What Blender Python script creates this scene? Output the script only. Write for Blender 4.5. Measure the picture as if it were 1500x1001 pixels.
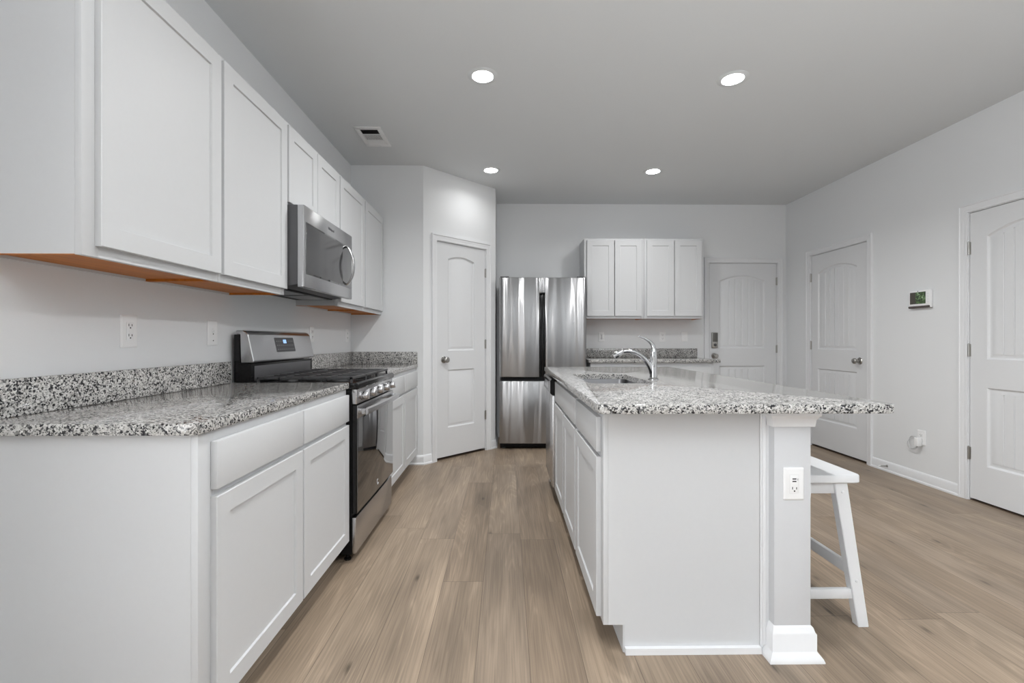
import bpy, bmesh, math, random
from mathutils import Vector, Matrix
for o in list(bpy.data.objects):
    bpy.data.objects.remove(o)
S = bpy.context.scene
COL = S.collection
PI = math.pi
random.seed(4)

# ------------------------------------------------------------------ camera
F_PX = 680.0
YAW = math.atan(9 / F_PX)
cd = bpy.data.cameras.new('camera')
cam = bpy.data.objects.new('camera', cd)
COL.objects.link(cam)
cam.location = (0, 0, 1.145)
cam.rotation_euler = (PI / 2, 0, -YAW)
cd.sensor_width = 36
cd.lens = F_PX / 1500 * 36
cd.shift_y = -2.5 / 1500
cd.clip_start = 0.05
S.camera = cam

# ------------------------------------------------------------------ colour and world
S.view_settings.view_transform = 'Standard'
S.view_settings.look = 'None'
S.view_settings.gamma = 1
S.view_settings.use_curve_mapping = False
S.view_settings.exposure = 0.36
w = bpy.data.worlds.new('world')
S.world = w
w.use_nodes = True
w.node_tree.nodes['Background'].inputs[0].default_value = (0.85, 0.92, 1.0, 1)
w.node_tree.nodes['Background'].inputs[1].default_value = 0.03

# room dimensions
XL, XR, H, BY, RY = -1.42, 3.32, 2.745, 5.46, -3.6
PA, PB = Vector((-0.757, 4.27)), Vector((-0.11, 4.92))      # ends of the angled pantry wall
PU = (PB - PA).normalized()
P_ROT = math.atan2(PU.y, PU.x)


def area(name, loc, rot, sx, sy, power, color=(1, 1, 1), shape='RECTANGLE', spread=PI):
    l = bpy.data.lights.new(name, 'AREA')
    l.shape = shape
    l.size, l.size_y = sx, sy
    l.energy = power
    l.color = color
    l.spread = spread
    o = bpy.data.objects.new(name, l)
    COL.objects.link(o)
    o.location = loc
    o.rotation_euler = rot
    return o


# daylight outside the three unseen rear windows and the side windows added for fill
WINS = [(-0.75, 0.9), (0.95, 0.9), (2.45, 0.9)]        # centre x, width
WZ0, WZ1 = 0.35, 2.25
DAY = (0.97, 0.985, 1.0)
for cx, ww in WINS:
    area('daylight', (cx, RY - 0.16, (WZ0 + WZ1) / 2), (PI / 2, 0, 0), ww, WZ1 - WZ0, 1.6, DAY)
SWIN = [(-2.2, 1.3), (-0.5, 1.3)]                      # added side windows in wall_left: centre y, width
for cy, ww in SWIN:
    area('daylight', (XL - 0.16, cy, (WZ0 + WZ1) / 2), (PI / 2, 0, -PI / 2), ww, WZ1 - WZ0, 44, DAY)
# added fill light, bounced off the ceiling behind the camera
area('bounce_fill', (1.3, -0.6, 1.9), (PI, 0, 0), 0.9, 0.9, 78, (0.975, 0.99, 1.0))
LAMPS = [(-0.140, 2.815, 12.5), (1.390, 2.825, 15.5), (-0.140, 4.375, 1.6), (1.395, 4.385, 7.5), (-0.140, 1.260, 6), (1.390, 1.260, 4)]  # the last two are added out of view as extra fill

# ------------------------------------------------------------------ materials


def newmat(name):
    m = bpy.data.materials.new(name)
    m.use_nodes = True
    nt = m.node_tree
    return m, nt, nt.nodes['Principled BSDF']


def nd(nt, t, **kw):
    n = nt.nodes.new(t)
    for k, v in kw.items():
        if k.startswith('i_'):
            key = k[2:]
            key = int(key) if key.isdigit() else key.replace('_', ' ')
            n.inputs[key].default_value = v
        else:
            setattr(n, k, v)
    return n


def math_n(nt, op, a, b=None, c=None):
    n = nt.nodes.new('ShaderNodeMath')
    n.operation = op
    for i, v in enumerate((a, b, c)):
        if v is None:
            continue
        if isinstance(v, (int, float)):
            n.inputs[i].default_value = v
        else:
            nt.links.new(v, n.inputs[i])
    return n.outputs[0]


def ramp(nt, fac, stops, interp='LINEAR'):
    r = nt.nodes.new('ShaderNodeValToRGB')
    r.color_ramp.interpolation = interp
    el = r.color_ramp.elements
    while len(el) < len(stops):
        el.new(0.5)
    for e, (p, c) in zip(el, stops):
        e.position = p
        e.color = (c[0], c[1], c[2], 1)
    nt.links.new(fac, r.inputs[0])
    return r.outputs[0]


def simple(name, color, rough=0.5, metal=0.0, spec=0.5, bump=0.0, bscale=60.0, coat=0.0, emit=None, emits=0.0):
    m, nt, b = newmat(name)
    tc = nd(nt, 'ShaderNodeTexCoord')
    nz = nd(nt, 'ShaderNodeTexNoise', i_Scale=bscale, i_Detail=4.0)
    nt.links.new(tc.outputs['Object'], nz.inputs['Vector'])
    c = Vector(color)
    col = ramp(nt, nz.outputs[0], [(0.3, c * 0.994), (0.7, c * 1.004)])
    nt.links.new(col, b.inputs['Base Color'])
    b.inputs['Roughness'].default_value = rough
    b.inputs['Metallic'].default_value = metal
    b.inputs['Specular IOR Level'].default_value = spec
    b.inputs['Coat Weight'].default_value = coat
    if bump:
        bp = nd(nt, 'ShaderNodeBump', i_Strength=bump, i_Distance=0.002)
        nt.links.new(nz.outputs[0], bp.inputs['Height'])
        nt.links.new(bp.outputs[0], b.inputs['Normal'])
    if emit:
        b.inputs['Emission Color'].default_value = (*emit, 1)
        b.inputs['Emission Strength'].default_value = emits
    return m


WALL = simple('wall_paint', (0.775, 0.788, 0.80), 0.7, spec=0.3, bump=0.12, bscale=240)
CEIL = simple('ceiling_paint', (0.735, 0.757, 0.770), 0.85, spec=0.2, bump=0.15, bscale=240)
TRIM = simple('trim_paint', (0.78, 0.79, 0.806), 0.35, spec=0.4)
DOORP = simple('door_paint', (0.725, 0.735, 0.749), 0.4, spec=0.4)
CAB = simple('cabinet_paint', (0.61, 0.619, 0.63), 0.5, spec=0.35)
KNEE = simple('knee_wall_paint', (0.62, 0.63, 0.648), 0.6, spec=0.3)
STOOLP = simple('stool_paint', (0.74, 0.75, 0.765), 0.3, spec=0.45)
PLASTIC = simple('white_plastic', (0.86, 0.865, 0.87), 0.3, spec=0.5)
SLOT = simple('socket_slot', (0.03, 0.03, 0.03), 0.6)
BLACK = simple('black_enamel', (0.008, 0.008, 0.0085), 0.16, spec=0.3)
BLACKM = simple('black_matte', (0.006, 0.006, 0.0065), 0.45, spec=0.2)
IRON = simple('cast_iron', (0.045, 0.045, 0.047), 0.38, spec=0.5, bump=0.3, bscale=500)
DARKGREY = simple('dark_grey_steel', (0.10, 0.10, 0.105), 0.45, metal=0.4)
GREYM = simple('grey_filter_metal', (0.30, 0.31, 0.32), 0.4, metal=0.7)
CHROME = simple('chrome', (0.55, 0.555, 0.565), 0.05, metal=1.0)
NICKEL = simple('satin_nickel', (0.42, 0.41, 0.39), 0.28, metal=1.0)
OAKDARK = simple('threshold_wood', (0.07, 0.045, 0.03), 0.6)
BADGE = simple('badge_grey', (0.10, 0.10, 0.11), 0.4)
MARK = simple('logo_silver', (0.7, 0.7, 0.72), 0.3, metal=0.6)
LENS = simple('lit_lens', (0.9, 0.9, 0.9), 0.4, emit=(1.0, 0.995, 0.98), emits=22.0)
BLUEDIG = simple('lit_clock_digits', (0.1, 0.2, 0.4), 0.4, emit=(0.30, 0.50, 0.85), emits=0.9)
ICONS = simple('printed_key_grey', (0.30, 0.30, 0.30), 0.4)
CLEARCORD = simple('pale_cord', (0.55, 0.56, 0.57), 0.35)


def glass_black():
    m, nt, b = newmat('black_glass')
    b.inputs['Base Color'].default_value = (0.012, 0.012, 0.013, 1)
    b.inputs['Roughness'].default_value = 0.03
    b.inputs['Specular IOR Level'].default_value = 1.0
    b.inputs['IOR'].default_value = 2.1
    return m


GLASS = glass_black()


def steel(name, base, rough, wav=0.0, aniso=0.6, brush='H'):
    """brushed stainless; wav = gentle sheet waviness across the width"""
    m, nt, b = newmat(name)
    tc = nd(nt, 'ShaderNodeTexCoord')
    mp = nd(nt, 'ShaderNodeMapping')
    nt.links.new(tc.outputs['Object'], mp.inputs[0])
    mp.inputs['Scale'].default_value = (3, 3, 900) if brush == 'H' else (900, 900, 3)
    nz = nd(nt, 'ShaderNodeTexNoise', i_Scale=1.0, i_Detail=3.0)
    nt.links.new(mp.outputs[0], nz.inputs['Vector'])
    col = ramp(nt, nz.outputs[0], [(0.25, Vector(base) * 0.992), (0.75, Vector(base) * 1.006)])
    nt.links.new(col, b.inputs['Base Color'])
    b.inputs['Metallic'].default_value = 1.0
    rr = math_n(nt, 'MULTIPLY_ADD', nz.outputs[0], 0.008, rough - 0.004)
    nt.links.new(rr, b.inputs['Roughness'])
    b.inputs['Anisotropic'].default_value = aniso
    b.inputs['Anisotropic Rotation'].default_value = 0.25
    tg = nd(nt, 'ShaderNodeTangent', direction_type='RADIAL', axis='Z')
    nt.links.new(tg.outputs[0], b.inputs['Tangent'])
    if wav:
        mp2 = nd(nt, 'ShaderNodeMapping')
        nt.links.new(tc.outputs['Object'], mp2.inputs[0])
        mp2.inputs['Scale'].default_value = (6.5, 6.5, 0.55)
        n2 = nd(nt, 'ShaderNodeTexNoise', i_Scale=1.0, i_Detail=1.5, i_Roughness=0.45)
        nt.links.new(mp2.outputs[0], n2.inputs['Vector'])
        bp = nd(nt, 'ShaderNodeBump', i_Strength=1.0, i_Distance=wav)
        nt.links.new(n2.outputs[0], bp.inputs['Height'])
        nt.links.new(bp.outputs[0], b.inputs['Normal'])
    return m


STEEL = steel('brushed_stainless', (0.56, 0.56, 0.57), 0.27)
STEELF = steel('refrigerator_stainless', (0.41, 0.412, 0.42), 0.28, wav=0.034, aniso=0.95)
SINKM = steel('sink_stainless', (0.27, 0.27, 0.28), 0.30, aniso=0.3)


def granite():
    m, nt, b = newmat('speckled_granite')
    tc = nd(nt, 'ShaderNodeTexCoord')
    nz = nd(nt, 'ShaderNodeTexNoise', i_Scale=130.0, i_Detail=3.0)
    nt.links.new(tc.outputs['Object'], nz.inputs['Vector'])
    mx = nd(nt, 'ShaderNodeMix', data_type='VECTOR')
    sub = nd(nt, 'ShaderNodeVectorMath', operation='SUBTRACT')
    nt.links.new(nz.outputs['Color'], sub.inputs[0])
    sub.inputs[1].default_value = (0.5, 0.5, 0.5)
    sc = nd(nt, 'ShaderNodeVectorMath', operation='SCALE')
    nt.links.new(sub.outputs[0], sc.inputs[0])
    sc.inputs['Scale'].default_value = 0.011
    ad = nd(nt, 'ShaderNodeVectorMath', operation='ADD')
    nt.links.new(tc.outputs['Object'], ad.inputs[0])
    nt.links.new(sc.outputs[0], ad.inputs[1])
    nt.nodes.remove(mx)
    v = nd(nt, 'ShaderNodeTexVoronoi', i_Scale=190.0)
    nt.links.new(ad.outputs[0], v.inputs['Vector'])
    sp = nd(nt, 'ShaderNodeSeparateColor')
    nt.links.new(v.outputs['Color'], sp.inputs[0])
    big = nd(nt, 'ShaderNodeTexNoise', i_Scale=22.0, i_Detail=2.0)
    nt.links.new(tc.outputs['Object'], big.inputs['Vector'])
    val = math_n(nt, 'ADD', sp.outputs[0], math_n(nt, 'MULTIPLY_ADD', big.outputs[0], 0.55, -0.275))
    col = ramp(nt, val, [(0.0, (0.016, 0.016, 0.019)), (0.13, (0.035, 0.035, 0.04)), (0.19, (0.14, 0.14, 0.142)),
                         (0.33, (0.27, 0.266, 0.258)), (0.42, (0.44, 0.432, 0.415)), (0.72, (0.54, 0.53, 0.51)), (1.0, (0.64, 0.632, 0.62))])
    v2 = nd(nt, 'ShaderNodeTexVoronoi', i_Scale=330.0)
    nt.links.new(ad.outputs[0], v2.inputs['Vector'])
    sp2 = nd(nt, 'ShaderNodeSeparateColor')
    nt.links.new(v2.outputs['Color'], sp2.inputs[0])
    fine = ramp(nt, sp2.outputs[1], [(0.0, (0.12, 0.12, 0.12)), (0.10, (0.3, 0.3, 0.3)), (0.16, (0.85, 0.85, 0.85)), (1.0, (1.08, 1.08, 1.08))])
    mul = nd(nt, 'ShaderNodeMix', data_type='RGBA', blend_type='MULTIPLY')
    mul.inputs['Factor'].default_value = 1.0
    nt.links.new(col, mul.inputs['A'])
    nt.links.new(fine, mul.inputs['B'])
    nt.links.new(mul.outputs['Result'], b.inputs['Base Color'])
    b.inputs['Roughness'].default_value = 0.09
    b.inputs['Specular IOR Level'].default_value = 0.5
    return m


GRANITE = granite()


def floor_mat():
    m, nt, b = newmat('oak_plank_floor')
    PW, PL = 0.1905, 1.52
    tc = nd(nt, 'ShaderNodeTexCoord')
    sx = nd(nt, 'ShaderNodeSeparateXYZ')
    nt.links.new(tc.outputs['Object'], sx.inputs[0])
    xw = math_n(nt, 'DIVIDE', math_n(nt, 'SUBTRACT', sx.outputs[0], 0.084), PW)
    colm = math_n(nt, 'FLOOR', xw)
    fx = math_n(nt, 'FRACT', xw)
    wn = nd(nt, 'ShaderNodeTexWhiteNoise', noise_dimensions='1D')
    nt.links.new(colm, wn.inputs['W'])
    yl = math_n(nt, 'ADD', math_n(nt, 'DIVIDE', sx.outputs[1], PL), math_n(nt, 'MULTIPLY', wn.outputs['Value'], 7.3))
    row = math_n(nt, 'FLOOR', yl)
    fy = math_n(nt, 'FRACT', yl)
    cmb = nd(nt, 'ShaderNodeCombineXYZ')
    nt.links.new(colm, cmb.inputs[0])
    nt.links.new(row, cmb.inputs[1])
    wid = nd(nt, 'ShaderNodeTexWhiteNoise', noise_dimensions='2D')
    nt.links.new(cmb.outputs[0], wid.inputs['Vector'])
    rid = wid.outputs['Value']
    # grain space: shifted per plank
    off = nd(nt, 'ShaderNodeCombineXYZ')
    nt.links.new(math_n(nt, 'MULTIPLY', rid, 37.0), off.inputs[0])
    nt.links.new(math_n(nt, 'MULTIPLY', rid, 91.0), off.inputs[1])
    ad = nd(nt, 'ShaderNodeVectorMath', operation='ADD')
    nt.links.new(tc.outputs['Object'], ad.inputs[0])
    nt.links.new(off.outputs[0], ad.inputs[1])

    def stretched(sxv, syv, scale, det, dist=0.0):
        mp = nd(nt, 'ShaderNodeMapping')
        nt.links.new(ad.outputs[0], mp.inputs[0])
        mp.inputs['Scale'].default_value = (sxv, syv, 1)
        n = nd(nt, 'ShaderNodeTexNoise', i_Scale=scale, i_Detail=det, i_Distortion=dist)
        nt.links.new(mp.outputs[0], n.inputs['Vector'])
        return n.outputs[0]
    fine = stretched(140, 3.0, 1.0, 6.0, 0.5)
    broad = stretched(9, 0.9, 1.0, 3.0, 0.8)
    blotch = stretched(5.0, 1.6, 1.0, 2.0)
    base = ramp(nt, rid, [(0.0, (0.268, 0.203, 0.146)), (0.35, (0.300, 0.230, 0.167)), (0.7, (0.330, 0.256, 0.188)), (1.0, (0.282, 0.218, 0.163))])

    def mult(colr, fac, lo, hi, a=0.3, c=0.7):
        r = ramp(nt, fac, [(a, (lo, lo, lo)), (c, (hi, hi, hi))])
        mm = nd(nt, 'ShaderNodeMix', data_type='RGBA', blend_type='MULTIPLY')
        mm.inputs['Factor'].default_value = 1.0
        nt.links.new(colr, mm.inputs['A'])
        nt.links.new(r, mm.inputs['B'])
        return mm.outputs['Result']
    c = mult(base, fine, 0.83, 1.14, 0.35, 0.65)
    c = mult(c, broad, 0.84, 1.12)
    c = mult(c, blotch, 0.86, 1.12)
    fig = stretched(5.5, 0.42, 1.0, 1.5, 0.3)
    msk = stretched(3.0, 0.8, 1.0, 1.0)
    tri = math_n(nt, 'ABSOLUTE', math_n(nt, 'SUBTRACT', math_n(nt, 'FRACT', math_n(nt, 'MULTIPLY', fig, 26.0)), 0.5))
    line = math_n(nt, 'MULTIPLY', math_n(nt, 'SUBTRACT', 0.5, tri), math_n(nt, 'GREATER_THAN', msk, 0.47))
    c = mult(c, line, 0.97, 1.13, 0.25, 0.48)
    # knots
    mpk = nd(nt, 'ShaderNodeMapping')
    nt.links.new(ad.outputs[0], mpk.inputs[0])
    mpk.inputs['Scale'].default_value = (2.6, 0.95, 1)
    vk = nd(nt, 'ShaderNodeTexVoronoi', voronoi_dimensions='2D', i_Scale=1.0, i_Randomness=1.0)
    nt.links.new(mpk.outputs[0], vk.inputs['Vector'])
    wob = math_n(nt, 'ADD', vk.outputs['Distance'], math_n(nt, 'MULTIPLY_ADD', fine, 0.06, -0.03))
    c = mult(c, wob, 0.45, 1.0, 0.004, 0.036)
    c = mult(c, wob, 0.80, 1.0, 0.03, 0.20)
    # joints
    jx = math_n(nt, 'LESS_THAN', math_n(nt, 'MINIMUM', fx, math_n(nt, 'SUBTRACT', 1.0, fx)), 0.0055)
    jy = math_n(nt, 'LESS_THAN', math_n(nt, 'MINIMUM', fy, math_n(nt, 'SUBTRACT', 1.0, fy)), 0.00075)
    j = math_n(nt, 'MAXIMUM', jx, jy)
    mj = nd(nt, 'ShaderNodeMix', data_type='RGBA')
    nt.links.new(math_n(nt, 'MULTIPLY', j, 0.62), mj.inputs['Factor'])
    nt.links.new(c, mj.inputs['A'])
    mj.inputs['B'].default_value = (0.05, 0.036, 0.027, 1)
    nt.links.new(mj.outputs['Result'], b.inputs['Base Color'])
    b.inputs['Roughness'].default_value = 0.42
    b.inputs['Specular IOR Level'].default_value = 0.4
    bp = nd(nt, 'ShaderNodeBump', i_Strength=0.25, i_Distance=0.001)
    nt.links.new(math_n(nt, 'SUBTRACT', fine, j), bp.inputs['Height'])
    nt.links.new(bp.outputs[0], b.inputs['Normal'])
    return m


FLOOR = floor_mat()


def wood_orange():
    m, nt, b = newmat('orange_birch_underside')
    tc = nd(nt, 'ShaderNodeTexCoord')
    mp = nd(nt, 'ShaderNodeMapping')
    nt.links.new(tc.outputs['Object'], mp.inputs[0])
    mp.inputs['Scale'].default_value = (2.0, 40.0, 1)
    n = nd(nt, 'ShaderNodeTexNoise', i_Scale=1.0, i_Detail=4.0)
    nt.links.new(mp.outputs[0], n.inputs['Vector'])
    col = ramp(nt, n.outputs[0], [(0.3, (0.42, 0.125, 0.009)), (0.7, (0.60, 0.195, 0.016))])
    nt.links.new(col, b.inputs['Base Color'])
    b.inputs['Roughness'].default_value = 0.5
    return m


ORANGE = wood_orange()


def screen_mat():
    m, nt, b = newmat('lit_photo_screen')
    tc = nd(nt, 'ShaderNodeTexCoord')
    n = nd(nt, 'ShaderNodeTexNoise', i_Scale=45.0, i_Detail=5.0, i_Distortion=1.5)
    nt.links.new(tc.outputs['Object'], n.inputs['Vector'])
    leaf = ramp(nt, n.outputs[0], [(0.35, (0.006, 0.012, 0.006)), (0.5, (0.03, 0.06, 0.018)), (0.6, (0.08, 0.14, 0.05)), (0.72, (0.45, 0.55, 0.42))])
    sx = nd(nt, 'ShaderNodeSeparateXYZ')
    nt.links.new(tc.outputs['Object'], sx.inputs[0])
    f = math_n(nt, 'LESS_THAN', sx.outputs[0], -0.030)
    mx = nd(nt, 'ShaderNodeMix', data_type='RGBA')
    nt.links.new(f, mx.inputs['Factor'])
    nt.links.new(leaf, mx.inputs['A'])
    mx.inputs['B'].default_value = (0.035, 0.030, 0.022, 1)
    b.inputs['Base Color'].default_value = (0.01, 0.01, 0.01, 1)
    b.inputs['Roughness'].default_value = 0.15
    nt.links.new(mx.outputs['Result'], b.inputs['Emission Color'])
    b.inputs['Emission Strength'].default_value = 0.8
    return m


SCREEN = screen_mat()

# ------------------------------------------------------------------ mesh helpers


class MB:
    def __init__(self):
        self.bm = bmesh.new()

    def add(self, other, M=None):
        if M is not None:
            bmesh.ops.transform(other, matrix=M, verts=other.verts)
        me = bpy.data.meshes.new('tmp')
        other.to_mesh(me)
        other.free()
        self.bm.from_mesh(me)
        bpy.data.meshes.remove(me)
        return self

    def box(self, x0, x1, y0, y1, z0, z1, bev=0.0, seg=2, M=None):
        b = bmesh.new()
        bmesh.ops.create_cube(b, size=1)
        for v in b.verts:
            v.co = Vector(((x0 + x1) / 2 + v.co.x * (x1 - x0), (y0 + y1) / 2 + v.co.y * (y1 - y0), (z0 + z1) / 2 + v.co.z * (z1 - z0)))
        if bev:
            bmesh.ops.bevel(b, geom=b.edges[:], offset=bev, segments=seg, affect='EDGES', profile=0.5)
        return self.add(b, M)

    def prism(self, poly, axis, a, c, bev=0.0, seg=2):
        """poly: 2D points, extruded along axis from a to c. axis 'z': (x,y); 'x': (y,z); 'y': (x,z)"""
        b = bmesh.new()

        def P(p, t):
            return {'z': (p[0], p[1], t), 'x': (t, p[0], p[1]), 'y': (p[0], t, p[1])}[axis]
        lo = [b.verts.new(P(p, a)) for p in poly]
        hi = [b.verts.new(P(p, c)) for p in poly]
        b.faces.new(lo[::-1])
        b.faces.new(hi)
        n = len(poly)
        for i in range(n):
            b.faces.new((lo[i], lo[(i + 1) % n], hi[(i + 1) % n], hi[i]))
        bmesh.ops.recalc_face_normals(b, faces=b.faces)
        if bev:
            bmesh.ops.bevel(b, geom=b.edges[:], offset=bev, segments=seg, affect='EDGES', profile=0.5)
        return self.add(b)

    def loops(self, loops, cap0=False, cap1=False, closed=True):
        b = bmesh.new()
        V = [[b.verts.new(p) for p in L] for L in loops]
        n = len(V[0])
        for A, B in zip(V, V[1:]):
            for i in range(n if closed else n - 1):
                j = (i + 1) % n
                try:
                    b.faces.new((A[i], A[j], B[j], B[i]))
                except ValueError:
                    pass
        if cap0:
            b.faces.new(V[0][::-1])
        if cap1:
            b.faces.new(V[-1])
        bmesh.ops.recalc_face_normals(b, faces=b.faces)
        return self.add(b)

    def tube(self, pts, radii, seg=14, caps=True):
        pts = [Vector(p) for p in pts]
        if isinstance(radii, (int, float)):
            radii = [radii] * len(pts)
        loops = []
        up = None
        for i, p in enumerate(pts):
            d = (pts[min(i + 1, len(pts) - 1)] - pts[max(i - 1, 0)]).normalized()
            if up is None:
                ref = Vector((0, 0, 1)) if abs(d.z) < 0.9 else Vector((0, 1, 0))
                up = (ref - d * ref.dot(d)).normalized()
            else:
                up = (up - d * up.dot(d)).normalized()
            sd = d.cross(up)
            loops.append([p + (up * math.cos(t) + sd * math.sin(t)) * radii[i] for t in [2 * PI * k / seg for k in range(seg)]])
        return self.loops(loops, caps, caps)

    def lathe(self, prof, M=None, seg=28):
        """prof: (r, h) pairs revolved about local +z"""
        b = bmesh.new()
        rings = []
        for r, h in prof:
            if r < 1e-6:
                rings.append([b.verts.new((0, 0, h))])
            else:
                rings.append([b.verts.new((r * math.cos(2 * PI * k / seg), r * math.sin(2 * PI * k / seg), h)) for k in range(seg)])
        for A, B in zip(rings, rings[1:]):
            for k in range(seg):
                k2 = (k + 1) % seg
                if len(A) == 1 and len(B) == 1:
                    continue
                if len(A) == 1:
                    b.faces.new((A[0], B[k], B[k2]))
                elif len(B) == 1:
                    b.faces.new((A[k], A[k2], B[0]))
                else:
                    b.faces.new((A[k], A[k2], B[k2], B[k]))
        bmesh.ops.recalc_face_normals(b, faces=b.faces)
        return self.add(b, M)

    def sweep(self, path, prof, zaxis='xy'):
        """open 2D path swept with profile (out, up); out is to the right of travel. zaxis 'xy': path in x,y, up = z;
        'xz': path in x,z, up = -y"""
        path = [Vector(p) for p in path]
        offs = []
        for i, p in enumerate(path):
            ns = []
            if i > 0:
                d = (path[i] - path[i - 1]).normalized()
                ns.append(Vector((d.y, -d.x)))
            if i < len(path) - 1:
                d = (path[i + 1] - path[i]).normalized()
                ns.append(Vector((d.y, -d.x)))
            if len(ns) == 1:
                offs.append(ns[0])
            else:
                m = (ns[0] + ns[1]).normalized()
                offs.append(m / max(0.2, m.dot(ns[0])))
        loops = []
        for p, o in zip(path, offs):
            L = []
            for a, u in prof:
                q = p + o * a
                L.append((q.x, q.y, u) if zaxis == 'xy' else (q.x, -u, q.y))
            loops.append(L)
        return self.loops(loops, True, True)

    def build(self, name, mat, parent=None, loc=(0, 0, 0), rotz=0.0, angle=35, kind=None):
        me = bpy.data.meshes.new(name)
        bmesh.ops.remove_doubles(self.bm, verts=self.bm.verts, dist=1e-6)
        for f in self.bm.faces:
            f.smooth = True
        self.bm.to_mesh(me)
        self.bm.free()
        me.set_sharp_from_angle(angle=math.radians(angle))
        me.materials.append(mat)
        o = bpy.data.objects.new(name, me)
        COL.objects.link(o)
        o.location = loc
        o.rotation_euler = (0, 0, rotz)
        if parent is not None:
            o.parent = parent
        if kind:
            o['kind'] = kind
        return o


def tag(o, label, cat, group=None, kind=None):
    o['label'] = label
    o['category'] = cat
    if group:
        o['group'] = group
    if kind:
        o['kind'] = kind
    return o


def thing(name, label, cat, loc=(0, 0, 0), rotz=0.0, group=None, kind=None):
    o = bpy.data.objects.new(name, None)
    o.empty_display_size = 0.1
    COL.objects.link(o)
    o.location = loc
    o.rotation_euler = (0, 0, rotz)
    return tag(o, label, cat, group, kind)


def copy_thing(root, loc, rotz, label):
    r = root.copy()
    COL.objects.link(r)
    r.location = loc
    r.rotation_euler = (0, 0, rotz)
    r['label'] = label
    for ch in [o for o in bpy.data.objects if o.parent is root]:
        c = ch.copy()
        COL.objects.link(c)
        c.parent = r
        for g in [o for o in bpy.data.objects if o.parent is ch]:
            d = g.copy()
            COL.objects.link(d)
            d.parent = c
    return r


def Rx(a): return Matrix.Rotation(a, 4, 'X')
def Ry(a): return Matrix.Rotation(a, 4, 'Y')
def Rz(a): return Matrix.Rotation(a, 4, 'Z')
def T(x, y, z): return Matrix.Translation((x, y, z))


def rrect(x0, x1, y0, y1, r, n=6):
    """rounded rectangle outline, counter-clockwise"""
    pts = []
    for cx, cy, a0 in ((x1 - r, y0 + r, -PI / 2), (x1 - r, y1 - r, 0), (x0 + r, y1 - r, PI / 2), (x0 + r, y0 + r, PI)):
        for k in range(n + 1):
            a = a0 + PI / 2 * k / n
            pts.append((cx + r * math.cos(a), cy + r * math.sin(a)))
    return pts


# ------------------------------------------------------------------ the setting
fl = MB().box(XL - 0.1, XR + 0.9, RY - 0.1, BY + 1.2, -0.06, 0.0).build('floor', FLOOR, kind='structure')
tag(fl, 'brown oak plank floor of the whole kitchen', 'floor')
ce = MB().box(XL - 0.12, XR + 0.12, RY - 0.12, BY + 0.12, H, H + 0.08).build('ceiling', CEIL, kind='structure')
tag(ce, 'flat light grey ceiling with four recessed lights', 'ceiling')
WT = 0.11


def wall_with_holes(name, length, holes, loc, rotz, label, length0=0.0):
    """wall along local +x, front face at y=0 facing -y; holes (x0,x1,z0,z1)"""
    m = MB()
    x = length0
    for (a, b_, z0, z1) in sorted(holes):
        if a > x:
            m.box(x, a, 0, WT, 0, H)
        if z0 > 0.001:
            m.box(a, b_, 0, WT, 0, z0)
        m.box(a, b_, 0, WT, z1, H)
        x = b_
    if length > x:
        m.box(x, length, 0, WT, 0, H)
    o = m.build(name, WALL, loc=loc, rotz=rotz, kind='structure')
    return tag(o, label, 'wall')


# door openings: slab width, positions
JG = 0.022
D_H = 2.05
# wall_left faces +x: local x -> +Y
wall_with_holes('wall_left', 4.27 - RY, [(cy - ww / 2 - RY, cy + ww / 2 - RY, WZ0, WZ1) for cy, ww in SWIN], (XL, RY, 0), PI / 2, 'grey wall behind the range and left cabinets')
# the short pantry wall facing the camera
wall_with_holes('wall_pantry_side', PA.x - XL, [], (XL, 4.27, 0), 0, 'short grey wall at the end of the range run')
PD0, PD1 = 0.156, 0.772
wall_with_holes('wall_pantry_front', (PB - PA).length, [(PD0 - JG, PD1 + JG, 0, 2.075 + JG)], (PA.x, PA.y, 0), P_ROT,
                'angled pantry wall holding the narrow white door')
wall_with_holes('wall_pantry_return', BY - PB.y, [], (PB.x, PB.y, 0), PI / 2, 'pantry wall return beside the refrigerator')
BD0, BD1 = 2.409, 3.209
wall_with_holes('wall_back', XR - PB.x, [(BD0 - JG - PB.x, BD1 + JG - PB.x, 0, D_H + JG)], (PB.x, BY, 0), 0, 'grey back wall behind the refrigerator and back door')
R1 = (4.224, 5.006)
R2 = (2.520, 3.282)
# wall_right faces -x: local x -> -Y, origin at far corner
rh = [(BY - R1[1] - JG, BY - R1[0] + JG, 0, D_H + JG), (BY - R2[1] - JG, BY - R2[0] + JG, 0, D_H + JG)]
wall_with_holes('wall_right', BY - RY, rh, (XR, BY, 0), -PI / 2, 'long grey wall with two white doors')
wh = [(XR - cx - ww / 2, XR - cx + ww / 2, WZ0, WZ1) for cx, ww in WINS]
wall_with_holes('wall_rear', XR - XL, wh, (XR, RY, 0), PI, 'rear wall with three tall windows')


def window(n, w_, loc, rotz, label):
    r = thing('window_%d' % n, label, 'window', loc, rotz, kind='structure')
    m = MB()
    hh = WZ1 - WZ0
    m.box(-w_ / 2, -w_ / 2 + 0.05, 0.02, 0.09, 0, hh).box(w_ / 2 - 0.05, w_ / 2, 0.02, 0.09, 0, hh)
    m.box(-w_ / 2, w_ / 2, 0.02, 0.09, 0, 0.05).box(-w_ / 2, w_ / 2, 0.02, 0.09, hh - 0.05, hh).box(-w_ / 2, w_ / 2, 0.03, 0.08, hh / 2 - 0.025, hh / 2 + 0.025)
    m.build('window_frame', TRIM, r)
    MB().box(-w_ / 2 - 0.05, w_ / 2 + 0.05, -0.03, 0.0, -0.03, 0.0, 0.004).build('window_sill', TRIM, r)


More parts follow.
